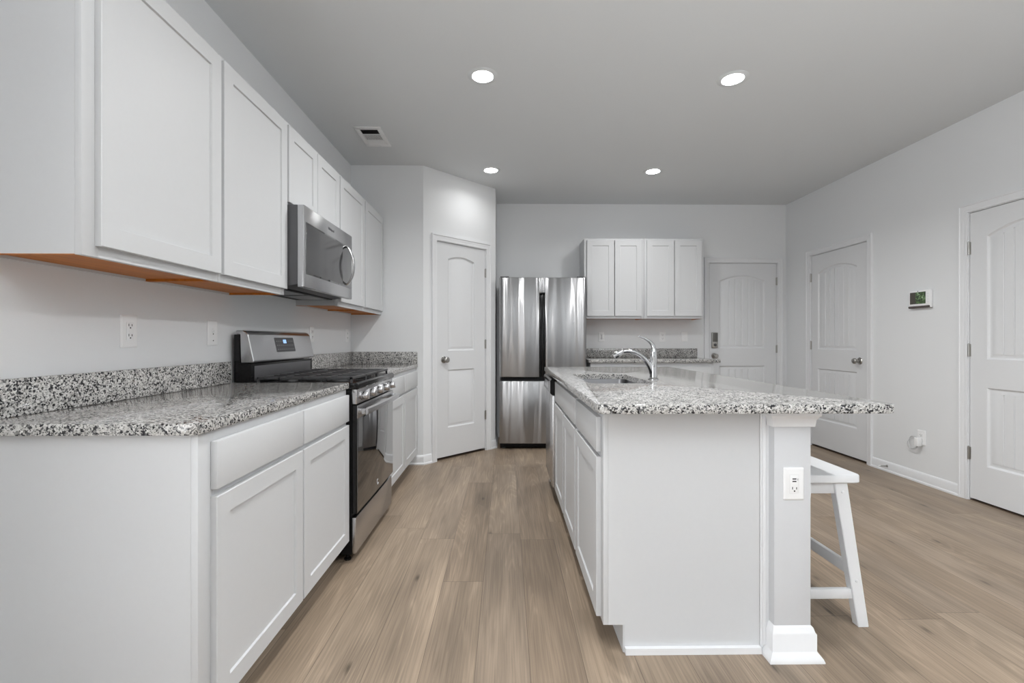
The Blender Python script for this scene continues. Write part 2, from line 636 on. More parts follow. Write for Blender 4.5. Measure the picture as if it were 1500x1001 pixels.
wi = 1
for k, (cx, ww) in enumerate(WINS):
    window(wi, ww, (cx, RY, WZ0), PI, ('tall rear window at the range side', 'tall rear window in the middle', 'tall rear window at the door side')[k])
    wi += 1
for k, (cy, ww) in enumerate(SWIN):
    window(wi, ww, (XL, cy, WZ0), PI / 2, ('added tall side window nearer the rear wall', 'added tall side window nearer the kitchen')[k])
    wi += 1

BASEP = [(0, 0), (0.020, 0), (0.020, 0.012), (0.013, 0.020), (0.012, 0.068), (0.008, 0.080), (0.003, 0.086), (0, 0.088)]


def baseboard(name, path, label):
    o = MB().sweep(path, BASEP).build(name, TRIM, kind='structure')
    tag(o, label, 'baseboard')


baseboard('baseboard_right', [(XR, 4.164), (XR, 3.346)], 'white baseboard between the two right wall doors')
baseboard('baseboard_right_far', [(XR, BY), (XR, 5.069)], 'white baseboard at the back corner by the right wall door')
baseboard('baseboard_pantry', [(-0.90, 4.27), (PA.x, PA.y), tuple(PA + PU * 0.094)], 'white baseboard wrapping the pantry corner beside the base cabinets')
baseboard('baseboard_pantry_far', [tuple(PA + PU * 0.835), (PB.x, PB.y), (PB.x, BY)], 'short white baseboard between pantry door and refrigerator')
baseboard('baseboard_back', [(2.262, BY), (2.346, BY)], 'short white baseboard beside the back door')

# ------------------------------------------------------------------ interior doors
CASP = [(0.0, 0.0), (0.0, 0.010), (0.012, 0.013), (0.020, 0.011), (0.030, 0.015), (0.044, 0.015), (0.048, 0.019), (0.058, 0.019), (0.060, 0.0)]


def arch_panel(w0, w1, z0, zs, rise, grooves, m):
    """loops from the door face (y=0) down into a moulded panel; returns the outer outline (x,z)"""
    xs = set()
    gw = 0.007
    cuts = []
    if grooves:
        fw = (w1 - w0 - 0.08) / (grooves + 1)
        cuts = [w0 + 0.04 + fw * (k + 1) for k in range(grooves)]
    N = 14

    def top(x, d):
        t = (x - (w0 + w1) / 2) / ((w1 - w0) / 2)
        return zs + rise * (1 - t * t) - d

    def outline(d):
        a, b_ = w0 + d, w1 - d
        pts = [(a, z0 + d), (b_, z0 + d)]
        for k in range(N + 1):
            x = b_ + (a - b_) * k / N
            t = (x - (a + b_) / 2) / ((b_ - a) / 2)
            pts.append((x, zs - d + rise * (1 - t * t)))
        return pts
    prof = [(0.0, 0.0), (0.004, 0.006), (0.012, 0.011), (0.020, 0.011), (0.036, 0.0045)]
    loops = [[(x, y, z) for x, z in outline(d)] for d, y in prof]
    m.loops(loops)
    d, yf = prof[-1]
    a, b_ = w0 + d, w1 - d
    xs = [a + (b_ - a) * k / N for k in range(N + 1)]
    for c in cuts:
        xs += [c - gw, c, c + gw]
    xs = sorted(xs)

    def ty(x):
        t = (x - (a + b_) / 2) / ((b_ - a) / 2)
        return zs - d + rise * (1 - t * t)

    def dep(x):
        return yf + (0.005 if any(abs(x - c) < 1e-6 for c in cuts) else 0.0)
    b = bmesh.new()
    lo = [b.verts.new((x, dep(x), z0 + d)) for x in xs]
    hi = [b.verts.new((x, dep(x), ty(x))) for x in xs]
    for i in range(len(xs) - 1):
        b.faces.new((lo[i], lo[i + 1], hi[i + 1], hi[i]))
    m.add(b)
    return outline(0.0)


def panel_door(n, w_, h_, loc, rotz, label, panels, knob_x, knob_z, hinge_x, hinges, grooves, gap=0.012, front=0.004, lock=None, casing=True):
    """door with origin at the slab's lower left on the wall face; local -y looks into the room"""
    r = thing('door_%d' % n, label, 'door', loc, rotz, kind='structure')
    m = MB()
    outs = []
    for (p0, p1, z0, zs, rise) in panels:
        outs.append(arch_panel(p0, p1, z0, zs, rise, grooves, m))
    b = bmesh.new()
    edges = []

    def ring(pts):
        vs = [b.verts.new((x, 0.0, z)) for x, z in pts]
        for i in range(len(vs)):
            edges.append(b.edges.new((vs[i], vs[(i + 1) % len(vs)])))
    e = 0.002
    ring([(e, gap + e), (w_ - e, gap + e), (w_ - e, h_ - e), (e, h_ - e)])
    for o_ in outs:
        ring(o_)
    bmesh.ops.triangle_fill(b, edges=edges, use_beauty=True, normal=(0, -1, 0))
    m.add(b)
    rect = lambda d, y: [(d, y, gap + d), (w_ - d, y, gap + d), (w_ - d, y, h_ - d), (d, y, h_ - d)]
    m.loops([rect(e, 0.0), rect(0, e), rect(0, 0.035)], False, True)
    bm = m.bm
    bmesh.ops.remove_doubles(bm, verts=bm.verts, dist=1e-5)
    bmesh.ops.recalc_face_normals(bm, faces=bm.faces)
    m.build('door_slab', DOORP, r, loc=(0, front, 0), angle=25)
    # jamb lining with stop
    j = MB()
    for x0, x1 in ((-JG + 0.001, -0.003), (w_ + 0.003, w_ + JG - 0.001)):
        j.box(x0, x1, 0.0005, WT - 0.001, 0.0, h_ + 0.003)
    j.box(-JG + 0.001, w_ + JG - 0.001, 0.0005, WT - 0.001, h_ + 0.003, h_ + JG - 0.001)
    ys = front + 0.037
    j.box(-0.003, 0.010, ys, ys + 0.03, 0, h_ + 0.003).box(w_ - 0.010, w_ + 0.003, ys, ys + 0.03, 0, h_ + 0.003).box(0.010, w_ - 0.010, ys, ys + 0.03, h_ - 0.010, h_ + 0.003)
    j.build('door_jamb', TRIM, r)
    MB().box(-0.003, w_ + 0.003, 0.01, WT, 0.0005, 0.006, 0.001).build('threshold', OAKDARK, r)
    if casing:
        c = MB()
        g = 0.008
        c.sweep([(-g, 0.0), (-g, h_ + g), (w_ + g, h_ + g), (w_ + g, 0.0)], [(-a, u) for a, u in CASP], 'xz')
        bmc = c.bm
        bmesh.ops.recalc_face_normals(bmc, faces=bmc.faces)
        c.build('door_casing', TRIM, r)
    # knob
    M = T(knob_x, front, knob_z) @ Rx(PI / 2)
    k = MB().lathe([(0.0, 0.0), (0.032, 0.0), (0.033, 0.004), (0.028, 0.010), (0.014, 0.013), (0.011, 0.030), (0.013, 0.036),
                    (0.022, 0.041), (0.0275, 0.050), (0.027, 0.060), (0.020, 0.067), (0.0, 0.069)], M)
    k.build('door_knob', NICKEL, r)
    ex = w_ if knob_x > w_ / 2 else 0.0
    MB().box(ex - 0.0025, ex + 0.0025, front + 0.002, front + 0.012, knob_z - 0.028, knob_z + 0.028).build('latch_plate', NICKEL, r)
    for hz in hinges:
        hm = MB().tube([(hinge_x, front - 0.006, hz - 0.045), (hinge_x, front - 0.006, hz + 0.045)], 0.0065, 12)
        hm.tube([(hinge_x, front - 0.006, hz + 0.045), (hinge_x, front - 0.006, hz + 0.050)], 0.004, 10)
        s = 1 if hinge_x < w_ / 2 else -1
        hm.box(min(hinge_x, hinge_x + s * 0.012), max(hinge_x, hinge_x + s * 0.012), front - 0.003, front - 0.0005, hz - 0.044, hz + 0.044)
        hm.box(min(hinge_x, hinge_x - s * 0.010), max(hinge_x, hinge_x - s * 0.010), front - 0.010, front - 0.007, hz - 0.044, hz + 0.044)
        hm.build('hinge', NICKEL, r)
    if lock:
        lx, lz0, lz1 = lock
        lk = MB().box(lx - 0.036, lx + 0.036, front - 0.026, front, lz0, lz1, 0.008, 3).build('deadbolt_housing', NICKEL, r)
        MB().box(lx - 0.030, lx + 0.030, front - 0.029, front - 0.026, lz0 + 0.075, lz1 - 0.008, 0.001).build('keypad_cover', simple('keypad_grey', (0.16, 0.16, 0.15), 0.35, metal=0.8), r)
        tm = MB().lathe([(0.0, 0.0), (0.017, 0.0), (0.016, 0.008), (0.0, 0.009)], T(lx, front - 0.026, lz0 + 0.038) @ Rx(PI / 2))
        tm.box(lx - 0.004, lx + 0.004, front - 0.045, front - 0.030, lz0 + 0.024, lz0 + 0.052, 0.002)
        tm.build('thumb_turn', DARKGREY, r)
    return r


pw = PD1 - PD0
p0 = PA + PU * PD0
panel_door(1, pw, 2.075, (p0.x, p0.y, 0), P_ROT, 'narrow white pantry door in the angled wall, two smooth panels with arched top',
           [(0.131, 0.469, 1.04, 1.925, 0.035), (0.131, 0.469, 0.30, 0.856, 0.0)], 0.080, 0.955, pw + 0.004, (1.835, 1.10, 0.366), 0, gap=0.024)
panel_door(2, BD1 - BD0, D_H, (BD0, BY, 0), 0, 'white back door with keypad deadbolt, in the wall facing the camera',
           [(0.118, 0.660, 1.045, 1.845, 0.062), (0.118, 0.660, 0.29, 0.835, 0.0)], 0.056, 0.955, BD1 - BD0 + 0.003, (1.837, 1.035, 0.23), 5, lock=(0.057, 1.047, 1.232))
W1 = R1[1] - R1[0]
panel_door(3, W1, D_H, (XR, R1[1], 0), -PI / 2, 'white planked door with nickel knob, between the back corner and wall panel',
           [(0.105, W1 - 0.130, 1.045, 1.850, 0.060), (0.105, W1 - 0.130, 0.30, 0.840, 0.0)], W1 - 0.090, 0.946, -0.003, (1.817, 1.085, 0.25), 6, gap=0.02)
W2 = R2[1] - R2[0]
panel_door(4, W2, D_H, (XR, R2[1], 0), -PI / 2, 'white planked door cut off by the photo edge, nearest on the right wall',
           [(0.118, W2 - 0.118, 1.010, 1.865, 0.065), (0.118, W2 - 0.118, 0.265, 0.812, 0.0)], W2 - 0.07, 0.95, -0.003, (1.800, 1.070, 0.335), 6, gap=0.016)

# ------------------------------------------------------------------ cabinets
CT_B, CT_T = 0.893, 0.925          # countertop underside and top
RAIL = 0.060


def shaker(m, x0, x1, z0, z1, yf, t=0.019, rail=RAIL, dep=0.007):
    """shaker door occupying y from yf to yf+t, front at yf"""
    rect = lambda d, y: [(x0 + d, y, z0 + d), (x1 - d, y, z0 + d), (x1 - d, y, z1 - d), (x0 + d, y, z1 - d)]
    e = 0.0018
    m.loops([rect(0, yf + t), rect(0, yf + e), rect(e, yf), rect(rail, yf), rect(rail + 0.0025, yf + dep), rect(rail + 0.004, yf + dep)], True, True)
    return m


def slab_front(m, x0, x1, z0, z1, yf, t=0.019):
    return m.box(x0, x1, yf, yf + t, z0, z1, 0.002, 2)


def base_cabinet(label, w_, loc, rotz, depth=0.595, doors=1, drawers=1, group=None, dx0=0.03, dx1=0.03, top=CT_B, zd=(0.112, 0.708), zr=(0.728, 0.862), dgap=0.012, hollow=False):
    """front of the face frame at y=0, looking to -y; origin at the floor on the left of the front"""
    r = thing('base_cabinet', label, 'cabinet', loc, rotz, group)
    e = 0.0006
    m = MB()
    side = [(0.019, 0.102), (0.019, top - e), (depth, top - e), (depth, 0.0), (0.078, 0.0), (0.078, 0.102)]
    if hollow:                      # open-topped carcass: two sides, bottom and back
        m.prism(side, 'x', e, 0.016).prism(side, 'x', w_ - 0.016, w_ - e)
        m.box(0.0165, w_ - 0.0165, 0.019, depth, 0.102, 0.118).box(0.0165, w_ - 0.0165, depth - 0.012, depth, 0.1185, top - e)
    else:
        m.prism(side, 'x', e, w_ - e)
    m.build('body', CAB, r)
    f = MB()
    s = 0.038
    sa, sb = max(s, dx0 + 0.012), w_ - max(s, dx1 + 0.012)
    f.box(e, sa, 0, 0.0189, 0.102, top - e, 0.0008).box(sb, w_ - e, 0, 0.0189, 0.102, top - e, 0.0008)
    f.box(sa, sb, 0, 0.0189, 0.102, 0.140).box(sa, sb, 0, 0.0189, top - 0.042, top - e).box(sa, sb, 0.0, 0.0189, 0.690, 0.748)
    f.build('face_frame', CAB, r)
    MB().box(0.002, w_ - 0.002, 0.0725, 0.0778, 0.0005, 0.101).build('toe_kick', CAB, r)
    n = doors
    ww = (w_ - dx0 - dx1 - dgap * (n - 1)) / n
    for k in range(n):
        a = dx0 + k * (ww + dgap)
        shaker(MB(), a, a + ww, zd[0], zd[1], -0.0195).build('door', CAB, r)
    n = drawers
    if n:
        ww = (w_ - dx0 - dx1 - dgap * (n - 1)) / n
        for k in range(n):
            a = dx0 + k * (ww + dgap)
            slab_front(MB(), a, a + ww, zr[0], zr[1], -0.0195).build('drawer', CAB, r)
    return r


FX = -0.822    # left run: face frame plane

B1 = base_cabinet('white base cabinet at the near end of the range run, side panel facing the camera', 0.605, (FX, 1.250, 0), PI / 2, group='base cabinets of the range run', dx0=0.052, dx1=0.006)
base_cabinet('white base cabinet right against the near side of the range', 0.545, (FX, 1.855, 0), PI / 2, group='base cabinets of the range run', dx0=0.006, dx1=0.009)
base_cabinet('white base cabinet right against the far side of the range', 0.553, (FX, 3.157, 0), PI / 2, group='base cabinets of the range run', dx0=0.012, dx1=0.010)
base_cabinet('white base cabinet in the corner beside the pantry wall', 0.553, (FX, 3.711, 0), PI / 2, group='base cabinets of the range run', dx0=0.010, dx1=0.030)


def wall_cabinet(label, w_, loc, rotz, z0, z1, depth=0.28, doors=1, group=None, dx0=0.012, dx1=0.012, dgap=0.006, name='wall_cabinet', bottom=ORANGE, dz0=0.030, dz1=0.022):
    """front of the face frame at y=0, origin at the lower left of the front"""
    r = thing(name, label, 'cabinet', (loc[0], loc[1], z0), rotz, group)
    h_ = z1 - z0
    e = 0.0006
    m = MB()
    m.box(e, 0.014, 0.019, depth, 0.002, h_).box(w_ - 0.014, w_ - e, 0.019, depth, 0.002, h_)
    m.box(0.014, w_ - 0.014, 0.019, depth, h_ - 0.014, h_).box(0.014, w_ - 0.014, depth - 0.008, depth, 0.0, h_)
    m.build('body', CAB, r)
    f = MB()
    s = 0.038
    sa, sb = max(s, dx0 + 0.012), w_ - max(s, dx1 + 0.012)
    f.box(e, sa, 0, 0.0189, 0, h_, 0.0008).box(sb, w_ - e, 0, 0.0189, 0, h_, 0.0008)
    f.box(sa, sb, 0, 0.0189, 0, 0.045).box(sa, sb, 0, 0.0189, h_ - 0.040, h_)
    f.build('face_frame', CAB, r)
    u = MB().box(0.0145, w_ - 0.0145, 0.0195, depth - 0.009, 0.009, 0.018)
    u.box(e, 0.0143, 0.0195, depth, 0.0, 0.0018).box(w_ - 0.0143, w_ - e, 0.0195, depth, 0.0, 0.0018)
    u.box(0.0141, 0.0155, 0.0195, depth, 0.0, 0.012).box(w_ - 0.0155, w_ - 0.0141, 0.0195, depth, 0.0, 0.012)
    u.build('underside_panel', bottom, r)
    n = doors
    ww = (w_ - dx0 - dx1 - dgap * (n - 1)) / n
    for k in range(n):
        a = dx0 + k * (ww + dgap)
        shaker(MB(), a, a + ww, dz0, h_ - dz1, -0.0195).build('door', CAB, r)
    return r


UX = -1.140
UD = 0.2795
UZ0, UZ1 = 1.375, 2.280
wall_cabinet('white wall cabinet at the near end of the row, its side facing the camera', 0.592, (UX, 1.262), PI / 2, UZ0, UZ1, UD, group='wall cabinets of the range run', dx0=0.040, dx1=0.008)
wall_cabinet('white wall cabinet just before the microwave, one tall door', 0.548, (UX, 1.855), PI / 2, UZ0, UZ1, UD, group='wall cabinets of the range run', dx0=0.010, dx1=0.005)
wall_cabinet('short white cabinet with two small doors directly above the microwave', 0.752, (UX, 2.404), PI / 2, 1.846, UZ1, UD, 2, group='wall cabinets of the range run', dx0=0.012, dx1=0.010, dz0=0.014)
wall_cabinet('white wall cabinet just past the microwave, one tall door', 0.556, (UX, 3.157), PI / 2, UZ0, UZ1, UD, group='wall cabinets of the range run', dx0=0.010, dx1=0.012)
wall_cabinet('white wall cabinet at the far end of the row against the pantry wall', 0.555, (UX, 3.714), PI / 2, UZ0, UZ1, UD, group='wall cabinets of the range run', dx0=0.022, dx1=0.014)

# back wall cabinets
wall_cabinet('two-door white wall cabinet above the back counter, refrigerator side', 0.668, (0.870, 5.150), 0, 1.379, 2.272, 0.309, 2, group='wall cabinets on the back wall', dx0=0.030, dx1=0.027, dgap=0.008)
wall_cabinet('two-door white wall cabinet above the back counter, beside the back door', 0.668, (1.539, 5.150), 0, 1.379, 2.272, 0.309, 2, group='wall cabinets on the back wall', dx0=0.027, dx1=0.026, dgap=0.008)
base_cabinet('white base cabinet under the short granite counter on the back wall', 1.300, (0.890, 4.870, 0), 0, depth=0.589, doors=2, drawers=2, top=0.905)

# ------------------------------------------------------------------ countertops


def slab_outline(m, outline, z0, z1, bev=0.004):
    loops = []

    def inset(d):
        n = len(outline)
        res = []
        for i in range(n):
            p, q, s = Vector(outline[i - 1]), Vector(outline[i]), Vector(outline[(i + 1) % n])
            a, b_ = (q - p), (s - q)
            a = a.normalized() if a.length > 1e-9 else b_.normalized()
            b_ = b_.normalized() if b_.length > 1e-9 else a
            na, nb = Vector((-a.y, a.x)), Vector((-b_.y, b_.x))
            mm = (na + nb)
            mm = mm.normalized() if mm.length > 1e-6 else na
            res.append(q + mm * d / max(0.4, mm.dot(na)))
        return res
    i0, i1 = inset(0.0), inset(bev)
    i05 = inset(bev * 0.3)
    L = lambda pts, z: [(p[0], p[1], z) for p in pts]
    m.loops([L(i1, z0), L(i05, z0 + bev * 0.3), L(i0, z0 + bev), L(i0, z1 - bev), L(i05, z1 - bev * 0.3), L(i1, z1)], True, True)
    return m


CX = -0.808
r = thing('countertop', 'speckled granite countertop on the near side of the range', 'countertop', (XL, 1.225, CT_B))
ox, oy = XL, 1.225
rr = 0.030
pts = [(0.001, 0.0)] + [(CX - ox - rr + rr * math.cos(a), rr + rr * math.sin(a)) for a in [-PI / 2 + PI / 2 * k / 6 for k in range(7)]] + [(CX - ox, 2.400 - oy), (0.001, 2.400 - oy)]
slab_outline(MB(), pts, 0.0, CT_T - CT_B).build('slab', GRANITE, r)
MB().box(0.001, 0.021, 0.0, 2.385 - oy, CT_T - CT_B + 0.0003, 1.034 - CT_B, 0.002).build('backsplash', GRANITE, r)
r = thing('countertop', 'speckled granite countertop between the range and the pantry wall', 'countertop', (XL, 3.158, CT_B))
oy = 3.158
pts = [(0.001, 0.0), (CX - ox, 0.0), (CX - ox, 4.268 - oy), (0.001, 4.268 - oy)]
slab_outline(MB(), pts, 0.0, CT_T - CT_B).build('slab', GRANITE, r)
m = MB().box(0.001, 0.021, 0.0, 4.268 - oy, CT_T - CT_B + 0.0003, 1.036 - CT_B, 0.002)
m.build('backsplash', GRANITE, r)
MB().box(0.0215, CX - ox - 0.002, 4.248 - oy, 4.268 - oy, CT_T - CT_B + 0.0003, 1.036 - CT_B, 0.002).build('backsplash', GRANITE, r)
r = thing('countertop', 'short granite countertop on the back wall beside the refrigerator', 'countertop', (0.868, 4.832, 0.905))
MB().box(0, 1.382, 0, 0.627, 0, 0.032, 0.004).build('slab', GRANITE, r)
MB().box(0, 1.388, 0.606, 0.627, 0.0323, 0.138, 0.002).build('backsplash', GRANITE, r)

# ------------------------------------------------------------------ island
IX = 0.356      # face frame plane of the island cabinets (front looks to -x)


IC1 = base_cabinet('white island cabinet at the near end, blank side panel facing the camera', 0.555, (IX, 2.247, 0), -PI / 2, depth=0.575, group='island base cabinets', dx0=0.010, dx1=0.034, zd=(0.115, 0.708), zr=(0.728, 0.858))
# shoe moulding along the blank end
MB().prism([(0, 0), (0.016, 0), (0.016, 0.575 - 0.079), (0, 0.575 - 0.079)], 'z', 0.0005, 0.024).build('shoe_molding', TRIM, IC1, loc=(0.555, 0.0785, 0))
base_cabinet('white island sink cabinet with two doors under the sink', 0.945, (IX, 3.1925, 0), -PI / 2, depth=0.575, doors=2, drawers=1, group='island base cabinets', dx0=0.008, dx1=0.026, zd=(0.115, 0.708), zr=(0.728, 0.858), dgap=0.040, hollow=True)

# dishwasher (front looks to -x), local x -> -Y
DWW = 0.545
r = thing('dishwasher', 'stainless dishwasher with black control panel at the far end of the island', 'dishwasher', (IX, 3.739, 0), -PI / 2)
MB().box(0.004, DWW - 0.004, 0.0, 0.56, 0.10, 0.885).build('body', DARKGREY, r)
MB().box(0.004, DWW - 0.004, -0.034, -0.0005, 0.125, 0.760, 0.004).build('door', STEEL, r)
c = MB().prism([(-0.0005, 0.765), (-0.040, 0.765), (-0.050, 0.775), (-0.050, 0.862), (-0.040, 0.872), (-0.0005, 0.872)], 'x', 0.004, DWW - 0.004)
cp = c.build('control_panel', BLACK, r)
MB().box(0.12, DWW - 0.12, -0.0512, -0.0495, 0.795, 0.845).build('pocket_handle', STEEL, cp)
MB().box(0.004, DWW - 0.004, 0.060, 0.066, 0.003, 0.0995).build('kick_plate', BLACKM, r)
o = MB().box(IX, 0.931, 3.7405, 3.762, 0.0, CT_B - 0.0006).build('island_end_panel', CAB)
tag(o, 'white end panel closing the far end of the island beside the dishwasher', 'panel')

# knee wall with trims
KX0, KX1, KY0, KY1 = 0.964, 1.096, 1.655, 3.750
r = thing('knee_wall', 'white island knee wall end post with moulded base and cap', 'half wall', (0, 0, 0))
MB().box(KX0, KX1, KY0, KY1, 0.0, CT_B - 0.0006, 0.001).build('post', KNEE, r)
path = [(KX0, 1.687), (KX0, KY0), (KX1, KY0), (KX1, KY1)]
BP = [(0, 0), (0.032, 0), (0.032, 0.004), (0.028, 0.014), (0.016, 0.030), (0.014, 0.034), (0.014, 0.092), (0.010, 0.098), (0.006, 0.112), (0.001, 0.118), (0, 0.118)]
MB().sweep(path, BP).build('base_molding', TRIM, r)
CP = [(0, 0.834), (0.010, 0.834), (0.011, 0.842), (0.013, 0.858), (0.018, 0.868), (0.024, 0.874), (0.025, 0.892), (0, 0.892)]
MB().sweep(path, CP).build('cap_molding', TRIM, r)
MB().box(0.9325, 0.9635, 1.688, 1.72, 0.0, CT_B - 0.0008).box(0.938, 0.950, 1.682, 1.6885, 0.03, 0.87, 0.002).build('corner_batten', TRIM, r)

# island countertop with sink cut-out
IC = (0.312, 1.335, 1.565, 3.772)
SK = (0.425, 0.760, 2.335, 2.985)
r = thing('countertop', 'large speckled granite island countertop with sink cut-out', 'countertop', (0, 0, CT_B))
zt = CT_T - CT_B
outer = rrect(IC[0], IC[1], IC[2], IC[3], 0.022)
inner = rrect(SK[0], SK[1], SK[2], SK[3], 0.045)
bv = 0.004


def ins(pts, bx, d):
    cx, cy = (bx[0] + bx[1]) / 2, (bx[2] + bx[3]) / 2
    sx_, sy_ = (bx[1] - bx[0]) / 2, (bx[3] - bx[2]) / 2
    return [(cx + (p[0] - cx) * (sx_ - d) / sx_, cy + (p[1] - cy) * (sy_ - d) / sy_) for p in pts]


m = MB()
L = lambda pts, z: [(p[0], p[1], z) for p in pts]
m.loops([L(ins(outer, IC, bv), 0), L(ins(outer, IC, 0.001), 0.001), L(outer, bv), L(outer, zt - bv), L(ins(outer, IC, 0.001), zt - 0.001), L(ins(outer, IC, bv), zt)])
m.loops([L(ins(inner, SK, 0), 0), L(inner, zt - 0.002), L(ins(inner, SK, -0.002), zt)])
for z, o1, i1 in ((0.0, ins(outer, IC, bv), inner), (zt, ins(outer, IC, bv), ins(inner, SK, -0.002))):
    b = bmesh.new()
    ed = []
    for ptsx in (o1, i1):
        vs = [b.verts.new((p[0], p[1], z)) for p in ptsx]
        ed += [b.edges.new((vs[i], vs[(i + 1) % len(vs)])) for i in range(len(vs))]
    bmesh.ops.triangle_fill(b, edges=ed, use_beauty=True, normal=(0, 0, 1 if z else -1))
    m.add(b)
bmesh.ops.remove_doubles(m.bm, verts=m.bm.verts, dist=1e-5)
bmesh.ops.recalc_face_normals(m.bm, faces=m.bm.faces)
m.build('slab', GRANITE, r)

# sink bowl under the cut-out
r = thing('sink', 'stainless undermount sink set into the island countertop', 'sink', ((SK[0] + SK[1]) / 2, (SK[2] + SK[3]) / 2, CT_B - 0.2))
hx, hy = (SK[1] - SK[0]) / 2 + 0.006, (SK[3] - SK[2]) / 2 + 0.006


def rl(sx_, sy_, rad, z):
    return [(p[0], p[1], z) for p in rrect(-sx_, sx_, -sy_, sy_, rad)]


MB().loops([rl(hx + 0.02, hy + 0.02, 0.06, 0.199), rl(hx, hy, 0.05, 0.199), rl(hx - 0.002, hy - 0.002, 0.05, 0.19), rl(hx - 0.012, hy - 0.012, 0.05, 0.03),
            rl(hx - 0.03, hy - 0.03, 0.05, 0.006), rl(hx - 0.06, hy - 0.06, 0.05, 0.0), rl(0.05, 0.05, 0.049, -0.003)], False, True).build('bowl', SINKM, r)
MB().lathe([(0.0, 0.002), (0.02, 0.0025), (0.040, 0.0), (0.045, -0.002), (0.0, -0.0025)]).build('drain', CHROME, r)

# faucet
FXc, FYc = 0.820, 2.570
r = thing('faucet', 'chrome kitchen faucet with arched pull-out spout and top lever', 'faucet', (FXc, FYc, CT_T))
MB().lathe([(0, 0), (0.029, 0), (0.029, 0.003), (0.024, 0.008), (0.0205, 0.012), (0.0185, 0.06), (0.0185, 0.115), (0.0195, 0.118), (0.0195, 0.150), (0.017, 0.166), (0.010, 0.174), (0, 0.176)]).build('body', CHROME, r)


def bez(P, n=18):
    out = []
    for i in range(n + 1):
        t = i / n
        q = [Vector(p) for p in P]
        while len(q) > 1:
            q = [a.lerp(b_, t) for a, b_ in zip(q, q[1:])]
        out.append(q[0])
    return out


sp = bez([(-0.004, 0, 0.030), (-0.022, 0, 0.100), (-0.075, 0, 0.158), (-0.150, 0, 0.158)], 16) + bez([(-0.150, 0, 0.158), (-0.172, 0, 0.157), (-0.190, 0, 0.148), (-0.205, 0, 0.137)], 6)[1:]
rad = [0.0165 - 0.0045 * min(1, i / 10) for i in range(len(sp))]
MB().tube(sp, rad, 18).build('spout', CHROME, r)
d = (sp[-1] - sp[-2]).normalized()
hd = [sp[-1] - d * 0.044, sp[-1] - d * 0.038, sp[-1], sp[-1] + d * 0.016]
MB().tube(hd, [0.0125, 0.0165, 0.0195, 0.016], 18).build('spray_head', CHROME, r)
lv = bez([(0.002, 0, 0.150), (0.006, 0, 0.205), (-0.030, 0, 0.222), (-0.082, 0, 0.240)], 14)
MB().tube(lv, [0.0165 - 0.0125 * (i / 14) ** 0.8 for i in range(15)], 16).build('lever', CHROME, r)

# ------------------------------------------------------------------ range (front looks to +x), local x -> +Y, -y -> +X
RW = 0.752
RX, RYY = -0.795, 2.403          # local y=0 plane is the front of the black body
r = thing('gas_range', 'stainless gas range with black cooktop and glass oven door', 'range', (RX, RYY, 0), PI / 2)
RD = 0.60
MB().box(0.003, RW - 0.003, 0.0, RD, 0.035, 0.885).build('body', BLACKM, r)
for lx in (0.03, RW - 0.03):
    for ly in (0.03, RD - 0.05):
        MB().lathe([(0, 0), (0.018, 0), (0.018, 0.008), (0.010, 0.012), (0.010, 0.036), (0, 0.036)], T(lx, ly, 0)).build('foot', BLACKM, r)
# cooktop pan
ck = MB()
ck.prism([(-0.032, 0.889), (-0.036, 0.895), (-0.034, 0.916), (-0.022, 0.924), (0.0, 0.918), (RD - 0.09, 0.918), (RD - 0.09, 0.889)], 'x', 0.0, RW, 0.0015)
cook = ck.build('cooktop', BLACK, r)
# burners on the cooktop
for bx, by, br in ((0.17, 0.13, 0.045), (0.17, 0.40, 0.036), (0.376, 0.26, 0.040), (0.58, 0.13, 0.050), (0.58, 0.40, 0.032)):
    MB().lathe([(0, 0.919), (br + 0.012, 0.919), (br + 0.010, 0.926), (br, 0.928), (br, 0.933), (br - 0.004, 0.936), (0, 0.937)], T(bx, by, 0)).build('burner', IRON, cook)
# grates: three sections
gz0, gz1 = 0.938, 0.951
for k in range(3):
    x0 = 0.018 + k * 0.2395
    x1 = x0 + 0.237
    y0, y1 = 0.0, 0.495
    g = MB()
    t = 0.011
    g.box(x0, x0 + t, y0, y1, gz0, gz1, 0.002).box(x1 - t, x1, y0, y1, gz0, gz1, 0.002)
    g.box(x0, x1, y0, y0 + t + 0.006, gz0, gz1, 0.002).box(x0, x1, y1 - t, y1, gz0, gz1, 0.002)
    for q in (0.14, 0.26, 0.38):
        g.box(x0, x1, q - t / 2, q + t / 2, gz0, gz1, 0.002)
    xm = (x0 + x1) / 2
    for xx in (xm - 0.05, xm + 0.05):
        g.box(xx - t / 2, xx + t / 2, y0, y1, gz0, gz1, 0.002)
    for xx in (x0, x1 - t):
        for yy in (y0 + 0.002, y1 - t):
            g.box(xx, xx + t, yy, yy + t, 0.917, gz0 + 0.002)
    g.build('grate', IRON, r)
# control strip with knobs
MB().box(0.002, RW - 0.002, -0.027, -0.0005, 0.812, 0.8885, 0.003).build('control_panel', STEEL, r)
KN = [0.085, 0.230, 0.376, 0.522, 0.667]
kp = [(0, 0.0), (0.024, 0.0), (0.024, 0.004), (0.021, 0.006), (0.0205, 0.030), (0.0185, 0.034), (0, 0.034)]
for kx in KN:
    kb = MB().lathe(kp, T(kx, -0.027, 0.848) @ Rx(PI / 2)).build('knob', STEEL, r)
    MB().box(kx - 0.005, kx + 0.005, -0.068, -0.058, 0.829, 0.867, 0.002).build('knob_grip', STEEL, kb)
